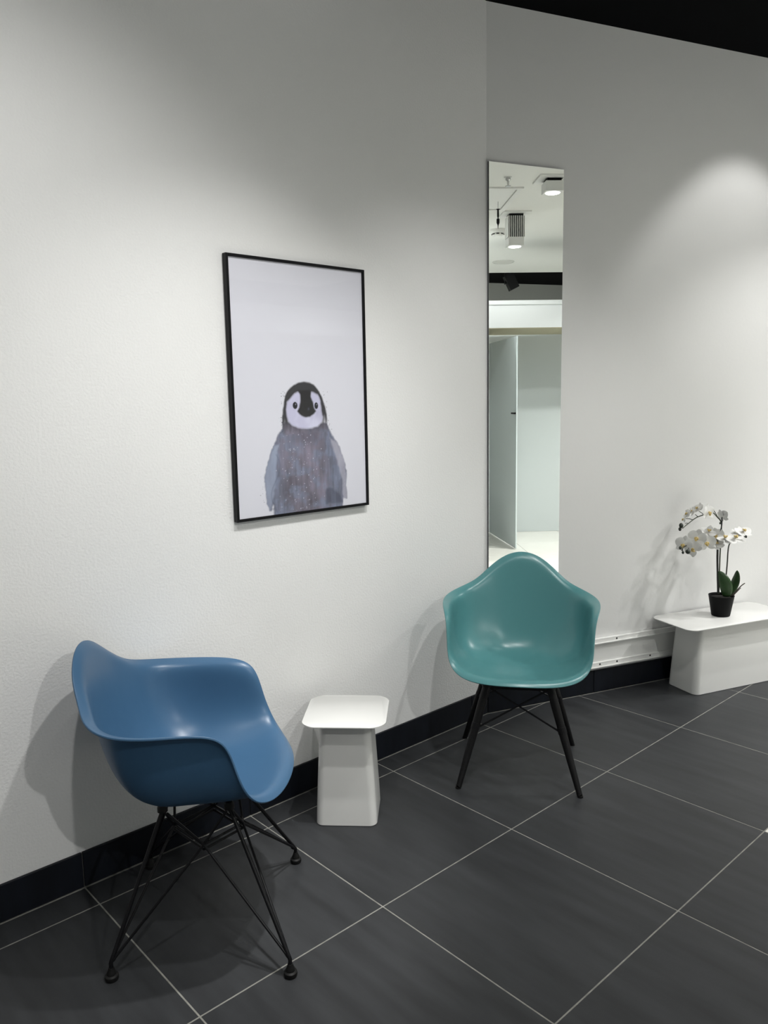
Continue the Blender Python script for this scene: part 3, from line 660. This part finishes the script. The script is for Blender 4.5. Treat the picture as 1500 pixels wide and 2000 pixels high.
for a_, b_p in (((1403, 1013), (1395, 998)), ((1375, 1006), (1366, 999)), ((1363, 1010), (1358, 1005)), ((1353, 1015), (1340, 1013)), ((1345, 1023), (1339, 1022)), ((1442, 1054), (1446, 1045)), ((1450, 1053), (1453, 1047)), ((1444, 1053), (1441, 1047))):
    bm = BM(); tube(bm, [lc(at(*a_)), (lc(at(*a_))+lc(at(*b_p)))/2+Vector((0, 0, 0.002)), lc(at(*b_p, -0.01))], 0.0018, 6); obj('side_shoot', bm, M_STEM, orc)
# buds
def ell(bm, c, rx, rz, q=None):
    rx *= 1; r = bmesh.ops.create_uvsphere(bm, u_segments=12, v_segments=8, radius=1.0)
    M = Matrix.Translation(c) @ (q.to_matrix().to_4x4() if q else Matrix()) @ Matrix.Diagonal((rx, rx, rz, 1))
    bmesh.ops.transform(bm, matrix=M, verts=r['verts'])
for (u, v), r1, r2, off in (((1330.5, 1026.5), 0.0105, 0.0135, -0.04), ((1328, 1033.5), 0.0075, 0.0100, -0.04), ((1329, 1070), 0.0080, 0.0090, -0.08), ((1334, 1079), 0.0062, 0.0082, -0.08), ((1343.5, 1077.5), 0.0118, 0.0118, -0.085), ((1331.5, 1074.5), 0.0034, 0.0034, -0.08), ((1457, 1048), 0.0055, 0.0075, -0.03), ((1446, 1044.5), 0.003, 0.004, 0), ((1406.5, 1022), 0.004, 0.006, 0)):
    bm = BM(); ell(bm, lc(at(u, v, off)), r1, r2, Vector((0.3, 0.2, 0.6)).to_track_quat('Z', 'Y')); obj('bud', bm, M_BUD, orc, smooth=True)
bm = BM(); tube(bm, [lc(at(1343.5, 1077, -0.085)), lc(at(1345, 1070, -0.06))], 0.0018, 6); obj('side_shoot', bm, M_STEM, orc)
# petals
def petal_mesh(name, w, l, cup, waist):
    bm = BM(); N, K = 9, 6; rows = []
    for i in range(N):
        u = i/(N-1); wid = w*(math.sin(math.pi*min(1, u*0.93+0.035))**waist)
        row = []
        for k in range(-K//2, K//2+1):
            t = k/(K/2); row.append(bm.verts.new((wid*t, cup*(t*t*0.6)*w+0.10*l*math.sin(u*2.2)-0.12*l*u*u, l*u)))
        rows.append(row)
    for a, b in zip(rows, rows[1:]):
        for k in range(K): bm.faces.new((a[k], a[k+1], b[k+1], b[k]))
    me = bpy.data.meshes.new(name); bm.normal_update(); bm.to_mesh(me); bm.free(); me.materials.append(M_PETAL)
    for p in me.polygons: p.use_smooth = True
    return me
PET = petal_mesh('petal', 0.0225, 0.040, 0.25, 0.55); SEP = petal_mesh('sepal', 0.0150, 0.040, 0.2, 0.75)
bm = BM(); ell(bm, Vector((0, -0.006, 0.001)), 0.0045, 0.005); ell(bm, Vector((0, -0.010, -0.007)), 0.0055, 0.0075)
for s in (-1, 1): ell(bm, Vector((0.006*s, -0.010, -0.002)), 0.0032, 0.006)
LIPM = bpy.data.meshes.new('flower'); bm.to_mesh(LIPM); bm.free(); LIPM.materials.append(M_LIP)
for p in LIPM.polygons: p.use_smooth = True
def flower(u, v, off, face, roll, sc):
    """face: direction the bloom looks, in (right, towards camera, up) of the viewer"""
    rt = Vector((-VN.y, VN.x, 0))*-1
    n = (rt*face[0]-VN*face[1]+Vector((0, 0, face[2]))).normalized()
    q = (-n).to_track_quat('Y', 'Z').to_matrix() @ Matrix.Rotation(math.radians(roll), 3, 'Y')
    f = obj('flower', LIPM, None, orc); f.matrix_local = Matrix.Translation(lc(at(u, v, off))) @ q.to_4x4() @ Matrix.Scale(sc*1.15, 4)
    for me, a in ((SEP, 0), (SEP, 128), (SEP, -128), (PET, 70), (PET, -70)):
        p = obj('petal', me, None, f)
        y = 0.002 if me is SEP else 0.0
        p.matrix_local = Matrix.Translation((0, y, 0)) @ Matrix.Rotation(math.radians(a), 4, 'Y') @ Matrix.Rotation(random.uniform(-0.12, 0.2), 4, 'X')
FL = [ # u, v, depth, facing, roll, size
 (1383, 1001, -0.035, (0.95, 0.55, 0.05), 4, 0.98), (1352, 998, 0.01, (-0.75, 0.35, 0.35), 20, 0.62), (1363, 992, 0.015, (-0.7, 0.5, 0.5), -15, 0.68),
 (1343, 1003, 0.015, (-0.8, 0.25, 0.3), 0, 0.68), (1336, 1014, 0.02, (-0.8, 0.2, 0.1), 15, 0.58), (1412, 1008, 0.02, (0.7, -0.7, 0.3), 20, 0.80),
 (1335.5, 1064, -0.04, (-0.35, 1, 0.05), 8, 1.0), (1353, 1072, -0.05, (-0.25, 1, -0.2), -50, 1.0), (1361.5, 1051, -0.045, (-0.2, 1, 0.15), 12, 1.02), (1380.5, 1060.5, -0.055, (0.1, 1, 0.15), -10, 1.02),
 (1385, 1037.5, 0.02, (0.1, 0.45, 0.85), 20, 0.95), (1401, 1062, -0.03, (0.1, 0.5, 0.7), 60, 0.80), (1399, 1047, 0.0, (-0.3, 0.9, 0.2), -20, 0.95),
 (1418, 1050, -0.035, (-0.1, 0.45, 0.9), 10, 1.0), (1436, 1050, -0.035, (0.15, 0.40, 0.9), -14, 1.05), (1452, 1037, 0.02, (0.35, 0.35, 0.85), 15, 0.95), (1440, 1040, 0.03, (0.1, 0.3, 0.9), 40, 0.75)]
for a_ in FL: flower(*a_)
# leaves
def leaf(pts, wmax, side, name='leaf'):
    P = smooth_path([lc(p) for p in pts], 4); bm = BM(); n = len(P); rows = []
    for i, p in enumerate(P):
        u = i/(n-1); t = (P[min(i+1, n-1)]-P[max(i-1, 0)]).normalized(); s = Vector(side); s = (s-t*s.dot(t)).normalized(); nn = t.cross(s)
        wd = wmax*max(0.06, math.sin(math.pi*(0.10+0.90*u)**0.9))**0.75 if u < 0.999 else 0.0008
        row = []
        for k in range(-3, 4):
            x = k/3; row.append(bm.verts.new(p+s*wd*x+nn*wd*(0.28*abs(x)**1.3)))
        rows.append(row)
    for a, b in zip(rows, rows[1:]):
        for k in range(6): bm.faces.new((a[k], a[k+1], b[k+1], b[k]))
    o = obj(name, bm, M_LEAF, orc, smooth=True)
    s_ = o.modifiers.new('thick', 'SOLIDIFY'); s_.thickness = 0.0016
    return o
rt = Vector((VN.y, -VN.x, 0))
leaf([at(1419, 1166, -0.025), at(1419, 1150, -0.035), at(1413, 1130, -0.035), at(1404, 1115, -0.02)], 0.030, rt+Vector((0, 0, 0.35)))
leaf([at(1422, 1162, 0.015), at(1432, 1145, 0.025), at(1438, 1128, 0.02), at(1440, 1114, 0.01)], 0.022, rt+Vector((0, 0, -0.35))-VN*0.5)
stem('aerial_root', [lc(at(1428, 1164, 0)), lc(at(1440, 1152, -0.01)), lc(at(1448, 1144, -0.01)), lc(at(1455, 1139, -0.01))], 0.0034, M_ROOT)
stem('aerial_root', [lc(at(1432, 1163, -0.01)), lc(at(1441, 1154, -0.015)), lc(at(1447, 1148, -0.012))], 0.0028, M_ROOT)
